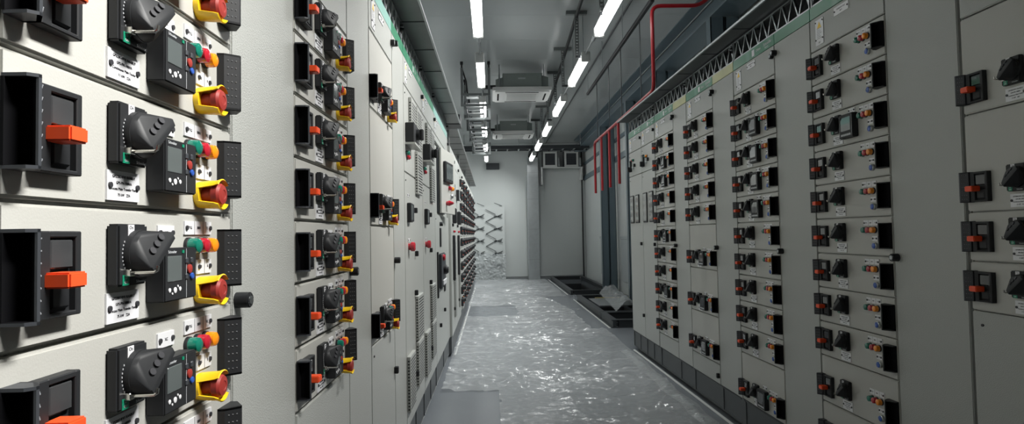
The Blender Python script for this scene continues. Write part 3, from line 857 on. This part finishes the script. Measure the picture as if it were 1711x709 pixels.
# ------------------------------------------------------------------ right wall: steel frame
for k, y in enumerate((4.5, 6.9, 9.24, 11.35, 14.1)):
    r = empty('steel_column', (2.50, y, 0), 0, '%s blue grey steel column of the right wall' % ('nearest', 'second', 'third', 'fourth', 'farthest')[k], 'column', 'steel columns of the right wall')
    for x in (0, .17):
        b = MB().box(x, x + .155, 0, .01, 0, CEIL - .35); b.box(x, x + .01, 0, .14, 0, CEIL - .35); b.box(x + .145, x + .155, 0, .14, 0, CEIL - .35)
        b.build('channel', colm, r)
    MB().box(.10, .22, .012, .022, 0, CEIL - .36).build('web_plate', colm, r)
    MB().box(-.03, .355, -.03, .18, 0, .02, .003).build('base_plate', colm, r)
r = empty('roof_beam', (2.50, Y0 + .1, CEIL), 0, 'long blue grey steel beam under the ceiling above the columns', 'beam')
MB().box(0, .33, 0, 20.6, -.014, -.001).build('top_flange', colm, r)
MB().box(.15, .17, 0, 20.6, -.33, -.014).build('web', colm, r)
MB().box(0, .33, 0, 20.6, -.345, -.33).build('bottom_flange', colm, r)
b = MB().box(0.0, .02, 0, 20.6, -.19, -.175); b.build('rail', zinc, r)
for k, (z0, z1) in enumerate(((1.60, 1.72), (2.05, 2.12))):
    o = MB().box(2.83, 2.879, 4.0, Y1 - .1, z0 + Z - .0, z1 + Z).build('wall_rail', colm)
    tag(o, '%s grey horizontal rail along the right wall' % ('lower', 'upper')[k], 'rail')
for k, (ya, yb) in enumerate(((12.2, 13.7), (15.0, 16.3))):
    b = MB().box(2.84, 2.879, ya, yb, .30, 1.22, .004); b.box(2.82, 2.85, ya - .03, yb + .03, 1.22, 1.28, .004)
    o = b.build('door_%d' % (k + 1), wallpanel); struct(o)

# ------------------------------------------------------------------ back wall equipment
r = empty('cable_riser', (1.10, 18.72, 0), 0, 'silver galvanised cable riser standing against the back wall', 'riser')
b = MB().box(0, .335, 0, .32, 0, 2.29 + Z, .004); b.build('casing', mat('galvanised_casing', (0.50, 0.53, 0.54), 0.3, 0.6, var=0.12, vscale=9), r)
for z in (.6, 1.5, 2.4, 3.2): MB().box(-.003, .338, -.003, .1, z, z + .012).build('joint_band', zinc, r)
# cross tray
r = empty('cross_tray', (-1.2, 17.2, 2.34 + Z), 0, 'horizontal cable tray crossing below the ceiling before the back wall', 'cable tray')
b = MB()
for y in (0, .4):
    b.box(0, 3.95, y, y + .02, 0, .10)
b.build('side_rail', darksteel, r)
for k in range(13): MB().box(.12 + k * .31, .16 + k * .31, .01, .41, .0, .02).build('rung', zinc, r)
b = MB()
for x in (.5, 2.0, 3.7): b.cyl((x, .01, .1), (x, .01, .405), .008, n=8)
b.build('hanger_rod', zinc, r)
for k, (y, rad) in enumerate(((17.3, .035), (17.4, .03), (17.48, .028))):
    pts = [(-1.1, y, 2.40 + Z + .01 * k)] + [(-.5 + i * .3, y, 2.395 + Z + .012 * sin(i * 1.3 + k)) for i in range(5)] + [(1.0, y, 2.40 + Z), (1.15 + .06 * k, y + .3, 2.40 + Z), (1.18 + .06 * k, 18.86, 2.38 + Z), (1.18 + .06 * k, 18.88, 2.29 + Z)]
    pipe('supply_cable', pts, rad, cablem, '%s black supply cable in the cross tray dropping into the silver riser' % ('front', 'middle', 'rear')[k], 'cable', 'supply cables')
pipe('supply_cable', [(2.7, 17.35, 2.40 + Z)] + [(2.4 - i * .3, 17.35, 2.395 + Z + .01 * sin(i * 2)) for i in range(4)] + [(1.45, 17.5, 2.40 + Z), (1.40, 18.4, 2.40 + Z), (1.39, 18.86, 2.30 + Z)], .03, cablem, 'black supply cable coming from the right in the cross tray', 'cable', 'supply cables')
# two ventilation dampers on a shelf
for k, x in enumerate((1.80, 2.44)):
    r = empty('ventilation_damper', (x, 18.70, 1.99 + Z), 0, '%s square ventilation damper high on the back wall' % ('left', 'right')[k], 'damper', 'dampers on the back wall')
    b = MB().box(-.23, .23, .03, .34, 0, .47); b.build('casing', darksteel, r)
    b = MB().box(-.21, .21, 0, .03, 0, .06, .006); b.box(-.21, .21, 0, .03, .41, .47, .006); b.box(-.21, -.15, 0, .03, .06, .41, .006); b.box(.15, .21, 0, .03, .06, .41, .006); b.build('frame', acw, r)
    b = MB()
    for i in range(6): b.box(-.15, .15, .012, .03, .08 + i * .055, .10 + i * .055)
    b.build('blade', slate, r)
    MB().box(.23, .29, .0, .14, .02, .27, .006).build('actuator', zinc, r)
    b = MB().tube([(.0, .1, .47), (-.08, .1, .56), (-.20, .12, .52), (-.30, .25, .50)], .014, 8); b.build('cable', cablem, r)
o = MB().box(1.52, 2.78, 18.68, 19.04, 1.955 + Z, 1.988 + Z, .003).box(1.52, 1.56, 18.68, 19.04, 1.45 + Z, 1.96 + Z).box(2.72, 2.76, 18.68, 19.04, 1.60 + Z, 1.96 + Z).build('damper_shelf', acw); tag(o, 'pale bracket shelf under the two dampers', 'shelf')
pipe('wall_conduit', ((2.78, 18.98, 2.74 + Z), (2.78, 18.98, .02)), .022, cablem, 'black vertical conduit in the far right corner', 'conduit')
o = MB().box(-.12, .28, 18.95, 19.045, 1.97 + Z, 2.16 + Z, .01).build('wall_box', darksteel); tag(o, 'grey junction box high on the back wall', 'box')
# wrapped folding gate leaning on the back wall
r = empty('folding_gate', (-.56, 18.93, 0), 0, 'folding gate with dark zigzag bars wrapped in film against the back wall', 'gate')
for x0, w in ((-.10, .46), (.40, .50)):
    b = MB()
    for i in range(6):
        z = .10 + i * .37
        for (p, q) in (((x0, z + .18), (x0 + w * .60, z + .34)), ((x0, z + .18), (x0 + w * .60, z + .02)), ((x0 + w * .52, z + .30), (x0 + w, z + .40)), ((x0 + w * .52, z + .37), (x0 + w, z + .28)), ((x0 + w * .52, z + .33), (x0 + w * .95, z + .34))):
            if q[1] > 2.24: continue
            d = Vector((q[0] - p[0], q[1] - p[1])).normalized(); nn = Vector((-d.y, d.x)) * .008
            b.prism([(p[0] - nn.x, p[1] - nn.y), (q[0] - nn.x, q[1] - nn.y), (q[0] + nn.x, q[1] + nn.y), (p[0] + nn.x, p[1] + nn.y)], 0, .012, 'y')
    b.build('zigzag_bar', darksteel, r)
MB().box(-.04, .97, .03, .06, .0, 2.24).build('backing_panel', whitewall, r)
def crumple(name, x0, x1, y0, y1, n, m, f, mat_, parent=None):
    me = bpy.data.meshes.new(name); vs = []; fs = []
    for i in range(n + 1):
        for j in range(m + 1): vs.append(f(i / n, j / m))
    for i in range(n):
        for j in range(m): a = i * (m + 1) + j; fs.append((a, a + 1, a + m + 2, a + m + 1))
    me.from_pydata(vs, [], fs); me.shade_smooth(); me.materials.append(mat_)
    o = bpy.data.objects.new(name, me); COL.objects.link(o)
    if parent: o.parent = parent
    return o
def gf(s, t):
    x, z = -.05 + s * 1.03, .004 + t * .80
    q = .05 * noise.noise(Vector((x * 7, z * 7, 3))) + .03 * noise.noise(Vector((x * 19, z * 17, 1)))
    return (x, -.07 - abs(q) - .05 * (1 - t), z + (.10 * noise.noise(Vector((x * 4, 0, 5))) if t > .95 else 0))
crumple('film_wrap', 0, 0, 0, 0, 60, 56, gf, filmbundle, r)

# ------------------------------------------------------------------ floor things
# cabinet base frames over the cable pit
def base_frame(x0, x1, ya, yb, h, label):
    r = empty('base_frame', (x0, ya, 0), 0, label, 'base frame', 'steel base frames over the cable pit')
    w, l = x1 - x0, yb - ya
    for (a, b_, c, d, n) in ((0, .09, 0, l, 'long_rail'), (w - .09, w, 0, l, 'long_rail'), (.09, w - .09, 0, .09, 'cross_rail'), (.09, w - .09, l - .09, l, 'cross_rail')):
        q = MB()
        q.box(a, b_, c, d, h - .012, h); q.box(a + .02, b_ - .02, c + .02 if n == 'cross_rail' else c, d - .02 if n == 'cross_rail' else d, .012, h - .012); q.box(a, b_, c, d, .001, .012)
        q.build(n, darksteel, r)
    return r
base_frame(1.70, 2.70, 9.0, 9.95, .115, 'nearest low steel base frame on the floor beside the right row')
f2 = base_frame(1.70, 2.70, 9.98, 12.75, .115, 'longest low steel base frame on the floor past the right row')
base_frame(1.72, 2.70, 13.95, 18.6, .10, 'farthest low steel base frame before the back wall')
o = MB().box(1.82, 2.60, 10.7, 11.9, .117, .127, .002).build('cover_board', boardm); tag(o, 'grey cover board lying across the long base frame', 'board')
o.location = (0, 0, 0)
o = MB().box(1.95, 2.62, 11.93, 11.97, .117, .135, .002).build('wooden_batten', wood); tag(o, 'yellowish batten lying on the long base frame', 'batten')
o = MB().box(1.80, 2.62, 9.4, 9.44, -.02, .02).build('pit_crossbar', darksteel); tag(o, 'dark bar across the pit inside the nearest base frame', 'bar')
for k, (ya, yb) in enumerate(((8.95, 12.9), (13.9, 18.7))):
    o = MB().box(1.655, 1.68, ya, yb, .0005, .012, .003).build('edge_strip', acw); tag(o, 'white edging strip beside the %s base frames' % ('near', 'far')[k], 'edge strip')

# translucent protective film on the floor (one continuous sheet with three cut-outs)
def film_sheet():
    dx, dy = .018, .018
    xa, xb, ya, yb = -.46, 1.60, 1.2, 18.9
    nx, ny = int((xb - xa) / dx), int((yb - ya) / dy)
    idx = {}; vs = []; fs = []
    def h(x, y):
        a = noise.noise(Vector((x * 1.3, y * 2.2, 0)))
        def crease(fx, fy, sd, w):
            n = noise.noise(Vector((x * fx + .8 * a, y * fy + .6 * a, sd)))
            return math.exp(-(n / w) ** 2)
        m = .35 + .65 * max(0, min(1, .5 + 1.3 * noise.noise(Vector((x * 1.1, y * .9, 31)))))
        return .003 + m * (.024 * crease(1.6, 4.5, 7.3, .10) + .016 * crease(3.4, 8.0, 2.1, .13) + .010 * crease(6.5, 12, 5.5, .16) + .016 * crease(3.0, 1.2, 9.0, .04)) + .003 * noise.noise(Vector((x * 15, y * 22, 4)))
    def inside(x, y):
        w = .03 * noise.noise(Vector((x * 3, y * 3, 0)))
        if x < .045 + w * .6 and y < 5.56 + w: return False
        if x < .44 + w and 10.55 + w < y < 12.0 + w: return False
        xr = 1.47 - .05 * (y - 4.4) if y < 4.4 else (1.50 + .045 * (y - 4.4) if y < 7.3 else 1.62)
        if x > xr + w: return False
        if 8.9 + w < y < 11.3 and x > 1.40 - .0 * y + w: return False
        if 11.3 <= y < 13.6 and x > 1.40 - (y - 11.3) * .12 + w: return False
        return True
    def vid(i, j):
        if (i, j) not in idx:
            x, y = xa + i * dx, ya + j * dy
            idx[(i, j)] = len(vs); vs.append((x, y, max(.0015, h(x, y))))
        return idx[(i, j)]
    for i in range(nx):
        for j in range(ny):
            if inside(xa + (i + .5) * dx, ya + (j + .5) * dy):
                fs.append((vid(i, j), vid(i + 1, j), vid(i + 1, j + 1), vid(i, j + 1)))
    me = bpy.data.meshes.new('protective_film'); me.from_pydata(vs, [], fs); me.shade_smooth(); me.materials.append(film)
    o = bpy.data.objects.new('protective_film', me); COL.objects.link(o)
    tag(o, 'wrinkled translucent plastic film spread over the aisle floor', 'plastic film')
film_sheet()
def bundle(s, t):
    x = 1.95 + s * .42 ; y = 9.9 + t * 3.0
    q = noise.noise(Vector((x * 6, y * 4, 0))) * .06 + noise.noise(Vector((x * 15, y * 12, 3))) * .03
    edge = sin(pi * s)
    return (x + .25 * t + .04 * q, y, .125 + edge * .16 + q * edge)
o = crumple('crumpled_film', 0, 0, 0, 0, 30, 60, bundle, filmbundle); tag(o, 'crumpled clear film heaped on the base frames behind the right row', 'plastic film')
o = crumple('crumpled_film', 0, 0, 0, 0, 60, 8, lambda s, t: (1.46 + .04 * noise.noise(Vector((s * 9, 0, 0))) + t * .13, 3.6 + s * 3.6, .004 + sin(pi * t) * (.016 + .014 * noise.noise(Vector((s * 22, t * 3, 2))))), filmbundle); tag(o, 'rolled edge of clear film beside the right cabinets', 'plastic film')
